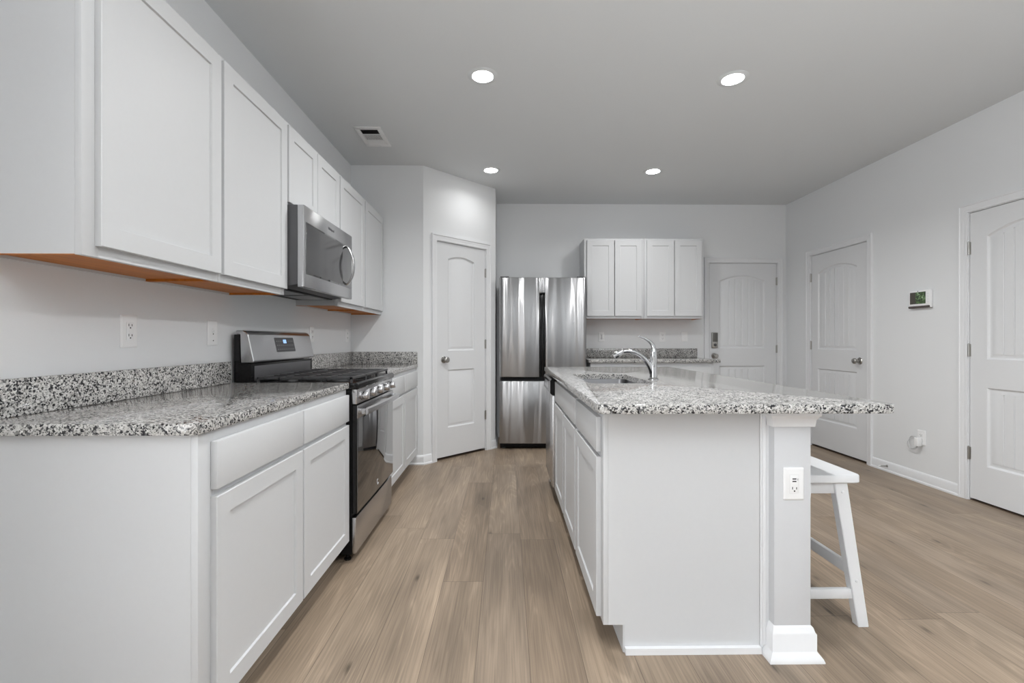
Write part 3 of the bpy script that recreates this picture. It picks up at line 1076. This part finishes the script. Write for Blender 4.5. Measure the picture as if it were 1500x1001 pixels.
# oven door
od = MB().box(0.002, RW - 0.002, -0.027, -0.0008, 0.245, 0.806, 0.003).build('oven_door', BLACK, r)
MB().box(0.002, RW - 0.002, -0.0305, -0.0275, 0.738, 0.805, 0.001).build('door_trim', STEEL, od)
MB().box(0.004, RW - 0.004, -0.0305, -0.0275, 0.252, 0.7375, 0.001).build('door_glass', GLASS, od)
hh = MB()
prof = []
for k in range(25):
    x = 0.028 + (RW - 0.056) * k / 24
    bow = 0.012 * (1 - ((k - 12) / 12) ** 2)
    prof.append((x, -0.066 - bow))
L0 = []
for x, y in prof:
    L0.append([(x, y, 0.752), (x, y - 0.010, 0.758), (x, y - 0.012, 0.770), (x, y - 0.010, 0.784), (x, y, 0.790), (x, y + 0.006, 0.771)])
hh.loops(L0, True, True)
hh.box(0.028, 0.050, -0.068, -0.030, 0.756, 0.786, 0.004).box(RW - 0.050, RW - 0.028, -0.068, -0.030, 0.756, 0.786, 0.004)
hh.build('handle', STEEL, od)
# small mark low on the glass: a ring with a swirl
lg = MB()
cxm, czm = RW / 2, 0.300
rg = [(cxm + 0.012 * math.cos(a), -0.0309, czm + 0.016 * math.sin(a)) for a in [PI * 0.15 + 1.7 * PI * k / 20 for k in range(21)]]
lg.tube(rg, [0.0006 + 0.0018 * k / 20 for k in range(21)], 8)
lg.build('maker_mark', MARK, od)
MB().box(0.002, RW - 0.002, -0.022, -0.0008, 0.040, 0.226, 0.004).build('drawer', STEEL, r)
# back guard
bgx = MB().prism([(RD - 0.085, 0.890), (RD - 0.085, 1.020), (RD - 0.030, 1.020), (RD - 0.026, 1.172), (RD, 1.172), (RD, 0.890)], 'x', 0.0, RW)
bg = bgx.build('backguard', BLACK, r)
MB().box(0.03, RW - 0.03, RD - 0.0885, RD - 0.0855, 0.930, 1.008, 0.001).build('vent_panel', DARKGREY, bg)
gp = [(RD - 0.098, 1.026), (RD - 0.100, 1.036), (RD - 0.070, 1.172), (RD - 0.060, 1.186), (RD - 0.044, 1.194), (RD - 0.008, 1.194), (RD - 0.008, 1.1735), (RD - 0.0275, 1.1735), (RD - 0.0315, 1.026)]
gf = MB().prism(gp, 'x', 0.001, RW - 0.001, 0.005, 3)
face = gf.build('control_face', STEEL, bg)
# display on the sloped face
sl = Vector((0, 0.030, 0.136)).normalized()
Md = T(0, RD - 0.100, 1.036) @ Matrix(((1, 0, 0, 0), (0, sl.z, sl.y, 0), (0, -sl.y, sl.z, 0), (0, 0, 0, 1)))
MB().box(0.262, 0.490, -0.0022, 0.0, 0.040, 0.124, M=Md).build('display', DARKGREY, bg)
MB().box(0.355, 0.392, -0.0030, -0.0022, 0.090, 0.112, M=Md).build('clock_digits', BLUEDIG, bg)
kk = MB()
for ix in range(9):
    for iz in range(3):
        if ix in (4, 5) and iz == 2:
            continue
        kk.box(0.275 + ix * 0.0235, 0.284 + ix * 0.0235, -0.0028, -0.0022, 0.052 + iz * 0.024, 0.057 + iz * 0.024, M=Md)
kk.build('touch_keys', ICONS, bg)

# ------------------------------------------------------------------ microwave over the range
MW = 0.746
MX, MY, MZ0, MZ1 = -1.075, 2.407, 1.418, 1.8435
r = thing('microwave', 'stainless over-the-range microwave with curved door handle', 'microwave', (MX, MY, MZ0), PI / 2)
mh = MZ1 - MZ0
MB().prism([(0.0, 0.015), (0.0, mh), (0.343, mh), (0.343, 0.0), (0.08, 0.0)], 'x', 0.002, MW - 0.002, 0.0015).build('body', DARKGREY, r)
MB().box(0.02, MW - 0.02, 0.09, 0.335, -0.006, -0.0003, 0.001).build('underside_grille', BLACKM, r)
for k in range(2):
    MB().box(0.06 + k * 0.34, 0.34 + k * 0.34, 0.11, 0.27, -0.009, -0.0063, 0.001).build('grease_filter', GREYM, r)
MB().box(0.0, MW, -0.035, -0.0005, 0.0, mh, 0.004).build('door', STEEL, r)
MB().box(0.022, MW - 0.02, -0.0375, -0.0352, 0.070, mh - 0.085, 0.001).build('door_glass', GLASS, r)
MB().box(0.030, 0.560, -0.0382, -0.0376, 0.078, mh - 0.094).build('window', simple('microwave_window', (0.05, 0.05, 0.052), 0.08, spec=0.8), r)
hp = bez([(0.640, -0.037, 0.085), (0.640, -0.085, 0.130), (0.640, -0.095, 0.205), (0.640, -0.085, 0.290), (0.640, -0.037, 0.338)], 20)
L0 = []
for i, p in enumerate(hp):
    dd = (hp[min(i + 1, 20)] - hp[max(i - 1, 0)]).normalized()
    nn = Vector((0, dd.z, -dd.y))
    L0.append([p + Vector((math.cos(a) * 0.016, 0, 0)) + nn * (math.sin(a) * 0.006) for a in [2 * PI * k / 12 for k in range(12)]])
MB().loops(L0, True, True).build('handle', STEEL, r)
tx = bpy.data.curves.new('badge_text', 'FONT')
tx.body = 'Whirlpool'
tx.size = 0.022
tx.extrude = 0.0004
tx.align_x = 'CENTER'
tmp = bpy.data.objects.new('badge_curve', tx)
me = bpy.data.meshes.new_from_object(tmp)
bpy.data.objects.remove(tmp)
to = bpy.data.objects.new('badge', me)
COL.objects.link(to)
to.parent = r
to.location = (MW * 0.5, -0.0356, mh - 0.050)
to.rotation_euler = (PI / 2, 0, 0)
me.materials.clear()
me.materials.append(BADGE)

# ------------------------------------------------------------------ refrigerator
FRX0, FRX1, FRY = -0.068, 0.842, 4.830
r = thing('refrigerator', 'stainless french-door refrigerator with bottom freezer drawer', 'refrigerator', (FRX0, FRY, 0))
FW = FRX1 - FRX0
MB().box(0.006, FW - 0.006, 0.075, 0.615, 0.03, 1.775, 0.004).build('body', DARKGREY, r)
ZT, ZM1, ZM0, ZB = 1.795, 0.756, 0.715, 0.062
PX0, PX1 = 0.415, 0.480        # grip recess between the doors
HZ = 1.640


def fr_door(x0, x1, z0, z1, bow_left, bow_right, name, parent):
    """slightly bowed door; the outer vertical edges are rounded"""
    n = 22
    cols = []
    for k in range(n + 1):
        t = k / n
        x = x0 + (x1 - x0) * t
        y = 0.0
        el, er = (x - x0), (x1 - x)
        rl_, rr_ = bow_left, bow_right
        if el < rl_:
            y += rl_ * 0.55 * (1 - math.sqrt(max(0, 1 - (1 - el / rl_) ** 2)))
        if er < rr_:
            y += rr_ * 0.55 * (1 - math.sqrt(max(0, 1 - (1 - er / rr_) ** 2)))
        y += 0.004 * (2 * t - 1) ** 2
        cols.append((x, y))
    out = cols + [(x1, 0.068), (x0, 0.068)]
    e = 0.006
    L_ = lambda z, d: [(x, y + d, z) for x, y in cols] + [(x1, 0.068, z), (x0, 0.068, z)]
    return MB().loops([L_(z0, e), L_(z0 + 0.002, 0.002), L_(z0 + e, 0), L_(z1 - e, 0), L_(z1 - 0.002, 0.002), L_(z1, e)], True, True).build(name, STEELF, parent, angle=50)


MID = 0.4475
dl = fr_door(0.0, PX0, ZM1, ZT, 0.022, 0.006, 'door', r)
dr = fr_door(PX1, FW, ZM1, ZT, 0.006, 0.030, 'door', r)
dr_y = 0.022
for d_, x0, x1 in ((dl, PX0 + 0.0005, MID - 0.002), (dr, MID + 0.002, PX1 - 0.0005)):
    MB().box(x0, x1, dr_y, 0.067, HZ, ZT - 0.001, 0.002).build('door_edge', STEEL, d_)
    MB().box(x0, x1, 0.046, 0.067, ZM1, HZ - 0.012, 0.001).box(x0, x1, dr_y, 0.067, HZ - 0.012, HZ - 0.0005).build('grip_recess', BLACK, d_)
fd = fr_door(0.0, FW, ZB, ZM0, 0.022, 0.030, 'freezer_drawer', r)
MB().box(0.02, FW - 0.02, 0.020, 0.068, ZM0 + 0.0005, ZM0 + 0.016, 0.001).build('drawer_grip', BLACKM, fd)
MB().box(0.02, FW - 0.02, 0.045, 0.074, ZM0 + 0.018, ZM1 - 0.0005).build('gasket', BLACKM, r)
MB().box(0.01, FW - 0.01, 0.055, 0.074, 0.014, ZB - 0.004, 0.002).build('toe_grille', BLACKM, r)
for fx in (0.05, FW - 0.05):
    MB().lathe([(0, 0), (0.018, 0), (0.018, 0.012), (0.008, 0.016), (0.008, 0.034), (0, 0.034)], T(fx, 0.10, 0)).build('foot', GREYM, r)
MB().box(0.01, 0.10, 0.01, 0.10, ZT + 0.0005, ZT + 0.012, 0.004).build('hinge_cover', DARKGREY, r)
MB().box(FW - 0.10, FW - 0.01, 0.01, 0.10, ZT + 0.0005, ZT + 0.012, 0.004).build('hinge_cover', DARKGREY, r)

# ------------------------------------------------------------------ stool
r = thing('saddle_stool', 'white wooden counter stool tucked under the island overhang', 'stool', (1.285, 2.085, 0))
SH = 0.600
sx, sy = 0.148, 0.235
m = MB()
loops = []
for z, dd in ((SH - 0.034, 0.004), (SH - 0.030, 0.0), (SH - 0.005, 0.0), (SH - 0.001, 0.002), (SH, 0.006)):
    loops.append([(p[0], p[1], z) for p in rrect(-sx + dd, sx - dd, -sy + dd, sy - dd, 0.020)])
m.loops(loops, True, True)
m.build('seat', STOOLP, r)
lt = SH - 0.035


def leg(sgx, sgy):
    t, b_ = (sgx * 0.072, sgy * 0.205), (sgx * 0.139, sgy * 0.240)
    hw, hd_ = 0.0265, 0.018
    hw2, hd2 = 0.0215, 0.017
    c = lambda p, a, e_, z: [(p[0] - a, p[1] - e_, z), (p[0] + a, p[1] - e_, z), (p[0] + a, p[1] + e_, z), (p[0] - a, p[1] + e_, z)]
    mm = MB().loops([c(b_, hw2, hd2, 0.0), c(t, hw, hd_, lt)], True, True)
    bmesh.ops.bevel(mm.bm, geom=mm.bm.edges[:], offset=0.002, segments=2, affect='EDGES')
    return mm


def lerp(z, sgx, sgy):
    t = z / lt
    return sgx * (0.139 + (0.072 - 0.139) * t), sgy * (0.240 + (0.205 - 0.240) * t)


for sgx in (1, -1):
    for sgy in (-1, 1):
        leg(sgx, sgy).build('leg', STOOLP, r)
for sgy in (-1, 1):
    xx, yy = lerp(0.125, 1, sgy)
    MB().box(-xx + 0.018, xx - 0.018, yy - 0.010, yy + 0.010, 0.106, 0.144, 0.002).build('stretcher', STOOLP, r)
    xa, ya = lerp(lt - 0.025, 1, sgy)
    MB().box(-xa + 0.020, xa - 0.020, ya - 0.009, ya + 0.009, lt - 0.045, lt - 0.0005, 0.002).build('seat_rail', STOOLP, r)
for sgx in (-1, 1):
    xx, yy = lerp(0.215, sgx, 1)
    MB().box(xx - 0.010, xx + 0.010, -yy + 0.014, yy - 0.014, 0.190, 0.236, 0.002).build('stretcher', STOOLP, r)
for z in (0.18, lt - 0.035):
    xx, yy = lerp(z, 1, -1)
    MB().lathe([(0, 0), (0.006, 0), (0.006, 0.0015), (0.004, 0.003), (0, 0.003)], T(xx, yy - 0.018, z) @ Rx(PI / 2), 14).build('screw_cap', STOOLP, r)

# ------------------------------------------------------------------ wall plates


def plate_base(name, label, cat, loc, rotz, pw_, ph_, group=None):
    r_ = thing(name, label, cat, loc, rotz, group)
    e = lambda d, y: [(x, y, z) for x, z in rrect(-pw_ / 2 + d, pw_ / 2 - d, -ph_ / 2 + d, ph_ / 2 - d, 0.004, 3)]
    MB().loops([e(0, -0.0003), e(0, -0.003), e(0.004, -0.006), e(0.006, -0.0064)], True, True).build('cover_plate', PLASTIC, r_)
    return r_


def pins(q, xc, zc):
    MB().box(xc - 0.0085, xc - 0.0060, -0.0086, -0.0080, zc - 0.001, zc + 0.008).build('slot', SLOT, q)
    MB().box(xc + 0.0060, xc + 0.0085, -0.0086, -0.0080, zc - 0.001, zc + 0.007).build('slot', SLOT, q)
    MB().lathe([(0, 0), (0.0028, 0), (0.0028, 0.0006), (0, 0.0006)], T(xc, -0.0080, zc - 0.007) @ Rx(PI / 2), 12).build('ground_hole', SLOT, q)


def receptacle(r_, zc):
    q = MB().box(-0.0165, 0.0165, -0.0080, -0.0064, zc - 0.014, zc + 0.014, 0.003).build('receptacle', PLASTIC, r_)
    pins(q, 0.0, zc)


def duplex(label, loc, rotz, pw_=0.072, ph_=0.118, group=None):
    r_ = plate_base('wall_outlet', label, 'outlet', loc, rotz, pw_, ph_, group)
    receptacle(r_, 0.020)
    receptacle(r_, -0.020)
    MB().lathe([(0, 0), (0.003, 0), (0.002, 0.001), (0, 0.001)], T(0, -0.0064, 0) @ Rx(PI / 2), 10).build('screw', PLASTIC, r_)
    return r_


def decora(label, loc, rotz, pw_, ph_):
    r_ = plate_base('wall_outlet', label, 'outlet', loc, rotz, pw_, ph_)
    q = MB().box(-0.0165, 0.0165, -0.0080, -0.0064, -0.0335, 0.0335, 0.0012).build('receptacle', PLASTIC, r_)
    for zc in (0.020, -0.018):
        pins(q, 0.0, zc)
    MB().box(-0.006, 0.006, -0.0088, -0.0080, 0.0025, 0.0065).build('test_button', PLASTIC, q)
    MB().box(-0.006, 0.006, -0.0088, -0.0080, -0.0035, 0.0005).build('reset_button', PLASTIC, q)
    return r_


decora('large white outlet plate on the wall above the near granite countertop', (XL, 1.765, 1.177), PI / 2, 0.078, 0.124)
r_ = plate_base('wall_plate', 'narrow white plate with round jack, between near outlet and range', 'wall plate', (XL, 2.262, 1.177), PI / 2, 0.074, 0.121)
MB().lathe([(0, 0), (0.011, 0), (0.010, 0.003), (0.005, 0.004), (0.005, 0.007), (0, 0.007)], T(0, -0.0064, 0.012) @ Rx(PI / 2), 18).build('jack', PLASTIC, r_)
for zc in (-0.004, -0.036):
    MB().lathe([(0, 0), (0.003, 0), (0.003, 0.001), (0, 0.001)], T(0, -0.0064, zc) @ Rx(PI / 2), 10).build('screw', SLOT, r_)
duplex('white outlet just past the range backguard, above the far countertop', (XL, 3.411, 1.184), PI / 2)
duplex('white outlet in the corner by the pantry wall, half hidden edge-on', (XL, 4.164, 1.182), PI / 2)
g = duplex('white outlet with a plug-in night light, on back wall nearest the refrigerator', (1.127, BY, 1.180), 0)
MB().box(0.000, 0.026, -0.030, -0.0086, -0.022, 0.024, 0.004).build('night_light', PLASTIC, g)
duplex('white outlet on the back wall seen just right of the faucet', (1.850, BY, 1.180), 0)
r_ = plate_base('light_switch', 'white rocker light switch beside the back door', 'switch', (2.110, BY, 1.182), 0, 0.072, 0.118)
MB().prism([(-0.0064, -0.033), (-0.0064, 0.033), (-0.0075, 0.033), (-0.0105, 0.0), (-0.0075, -0.033)], 'x', -0.0165, 0.0165).build('rocker', PLASTIC, r_)
r_ = plate_base('wall_outlet', 'white outlet with two USB ports on the island post', 'outlet', (1.0325, KY0, 0.6285), 0, 0.074, 0.116)
q = MB().box(-0.0165, 0.0165, -0.0080, -0.0064, -0.0335, 0.0335, 0.0012).build('receptacle', PLASTIC, r_)
MB().box(-0.0075, 0.0065, -0.0087, -0.0080, 0.0165, 0.0205).build('usb_port', SLOT, q)
MB().box(-0.0075, 0.0065, -0.0087, -0.0080, 0.0075, 0.0115).build('usb_port', SLOT, q)
MB().box(0.0115, 0.0125, -0.0087, -0.008, 0.013, 0.020).build('indicator', SLOT, q)
pins(q, 0.0, -0.018)
duplex('white outlet low on the right wall holding a plug adapter', (XR, 3.661, 0.364), -PI / 2)
# plug adapter with its curled cord
r = thing('plug_adapter', 'small white plug adapter with coiled pale cord in low wall outlet', 'adapter', (XR - 0.0088, 3.664, 0.344), -PI / 2)
MB().box(-0.016, 0.016, -0.040, 0.0, -0.048, 0.018, 0.004).build('housing', PLASTIC, r)
cd_ = []
for k in range(46):
    a = -PI / 2 + 2 * PI * k / 20
    rad_ = 0.050 + 0.006 * math.sin(k * 0.7)
    cd_.append((-0.055 + rad_ * math.cos(a) * (1 + 0.1 * (k > 20)), -0.012 - 0.010 * math.sin(k * 0.35), -0.020 + rad_ * 0.95 * math.sin(a) - 0.012))
cd_ = [(0.0, -0.02, -0.047), (-0.010, -0.022, -0.066), (-0.030, -0.018, -0.080)] + cd_
MB().tube(cd_, 0.0022, 8).build('cord', CLEARCORD, r)

# touch panel on the right wall
r = thing('touch_panel', 'white wall touch panel showing a dark leafy photo', 'control panel', (XR, 3.660, 1.468), -PI / 2)
MB().box(-0.096, 0.096, -0.024, -0.0005, -0.070, 0.072, 0.006, 3).build('housing', PLASTIC, r)
MB().box(-0.082, 0.058, -0.0252, -0.0242, -0.036, 0.058).build('screen', SCREEN, r)
MB().prism([(-0.0005, -0.0705), (-0.026, -0.066), (-0.030, -0.060), (-0.0245, -0.052), (-0.0245, -0.0695)], 'x', -0.094, 0.094).build('lower_strip', simple('brown_grey_strip', (0.10, 0.085, 0.08), 0.4), r)  # dark brown-grey strip along the panel's lower edge
MB().lathe([(0, 0), (0.004, 0), (0.004, 0.001), (0, 0.001)], T(-0.010, -0.0242, 0.064) @ Rx(PI / 2), 12).build('camera_lens', SLOT, r)
b_ = MB()
for k in range(4):
    b_.box(0.072, 0.084, -0.0247, -0.0241, -0.030 + k * 0.022, -0.022 + k * 0.022)
b_.build('side_keys', TRIM, r)

# spring door stop on the baseboard
r = thing('door_stop', 'small spring door stop fixed to the right baseboard', 'door stop', (XR - 0.0125, 3.985, 0.050), -PI / 2)
MB().lathe([(0, 0), (0.011, 0), (0.009, 0.004), (0.004, 0.006), (0, 0.006)], Rx(PI / 2), 14).build('mount', NICKEL, r)
sp_ = []
for k in range(70):
    a = k * 0.9
    sp_.append((0.0045 * math.cos(a), -0.004 - 0.060 * k / 69, 0.0045 * math.sin(a)))
MB().tube(sp_, 0.0012, 6).build('spring', NICKEL, r)
MB().lathe([(0, 0.062), (0.0065, 0.062), (0.0065, 0.072), (0.005, 0.075), (0, 0.075)], Rx(PI / 2), 14).build('rubber_tip', PLASTIC, r)

# ------------------------------------------------------------------ ceiling fixtures
r0 = thing('recessed_light', 'lit recessed ceiling light closest to the camera, on the range side', 'light', (-0.140, 2.815, H), 0, 'recessed ceiling lights')
MB().lathe([(0.061, -0.001), (0.065, -0.006), (0.086, -0.004), (0.093, -0.0008), (0.093, -0.0002), (0.061, -0.0002)]).build('trim_ring', CEIL, r0)
MB().lathe([(0.0, -0.010), (0.030, -0.0095), (0.048, -0.008), (0.057, -0.005), (0.060, -0.0015), (0.060, -0.0003), (0, -0.0003)]).build('lens', LENS, r0)
for loc, lab in (((1.390, 2.825), 'lit recessed ceiling light closest to the camera, above the island seating'),
                 ((-0.140, 4.375), 'lit recessed ceiling light in front of the pantry wall'),
                 ((1.395, 4.385), 'lit recessed ceiling light in front of the back wall cabinets'),
                 ((-0.140, 1.260), 'added recessed ceiling light out of view, above the near range counter'),
                 ((1.390, 1.260), 'added recessed ceiling light out of view, above the near island end')):
    copy_thing(r0, (loc[0], loc[1], H), 0, lab)
for lx, ly, lp in LAMPS:
    area('recessed_lamp', (lx, ly, H - 0.016), (0, 0, 0), 0.12, 0.12, lp, (0.99, 0.99, 0.985), 'DISK', math.radians(150))

# air vent: local frame in ceiling plane
r = thing('ceiling_vent', 'white metal air vent in the ceiling above the range', 'vent', (-1.043, 3.668, H))
vx, vy = 0.100, 0.178
f = MB()
ix, iy0, iy1 = 0.066, -0.132, 0.132
f.box(-vx, vx, -vy, iy0, -0.007, -0.0004, 0.002).box(-vx, vx, iy1, vy, -0.007, -0.0004, 0.002)
f.box(-vx, -ix, iy0, iy1, -0.007, -0.0004, 0.002).box(ix, vx, iy0, iy1, -0.007, -0.0004, 0.002)
f.build('vent_frame', PLASTIC, r)
MB().box(-ix, ix, iy0, iy1, -0.0018, -0.0004).build('duct_shade', SLOT, r)  # flat dark sheet standing in for the shaded duct opening
lv_ = MB()
for k in range(5):
    y = iy0 + 0.010 + k * 0.016
    lv_.prism([(y, -0.0062), (y + 0.010, -0.0022), (y + 0.011, -0.0018), (y + 0.001, -0.0055)], 'x', -ix, ix)
lv_.build('shaded_louvers', DARKGREY, r)  # dark grey colour stands in for shade on the near slats
fn = MB()
for k in range(13):
    x = -ix + 0.004 + k * 0.0102
    fn.box(x, x + 0.0042, -0.046, 0.050, -0.0064, -0.0018)
fn.box(-ix, ix, -0.052, -0.046, -0.0066, -0.0018).box(-ix, ix, 0.050, 0.056, -0.0066, -0.0018)
fn.build('fins', PLASTIC, r)
lv_ = MB()
for k in range(5):
    y = 0.060 + k * 0.0145
    lv_.prism([(y, -0.0022), (y + 0.0145, -0.0066), (y + 0.0150, -0.0058), (y + 0.0005, -0.0018)], 'x', -ix, ix)
lv_.build('far_louvers', PLASTIC, r)
MB().box(0.012, 0.020, 0.150, 0.164, -0.013, -0.0072, 0.002).build('damper_lever', PLASTIC, r)
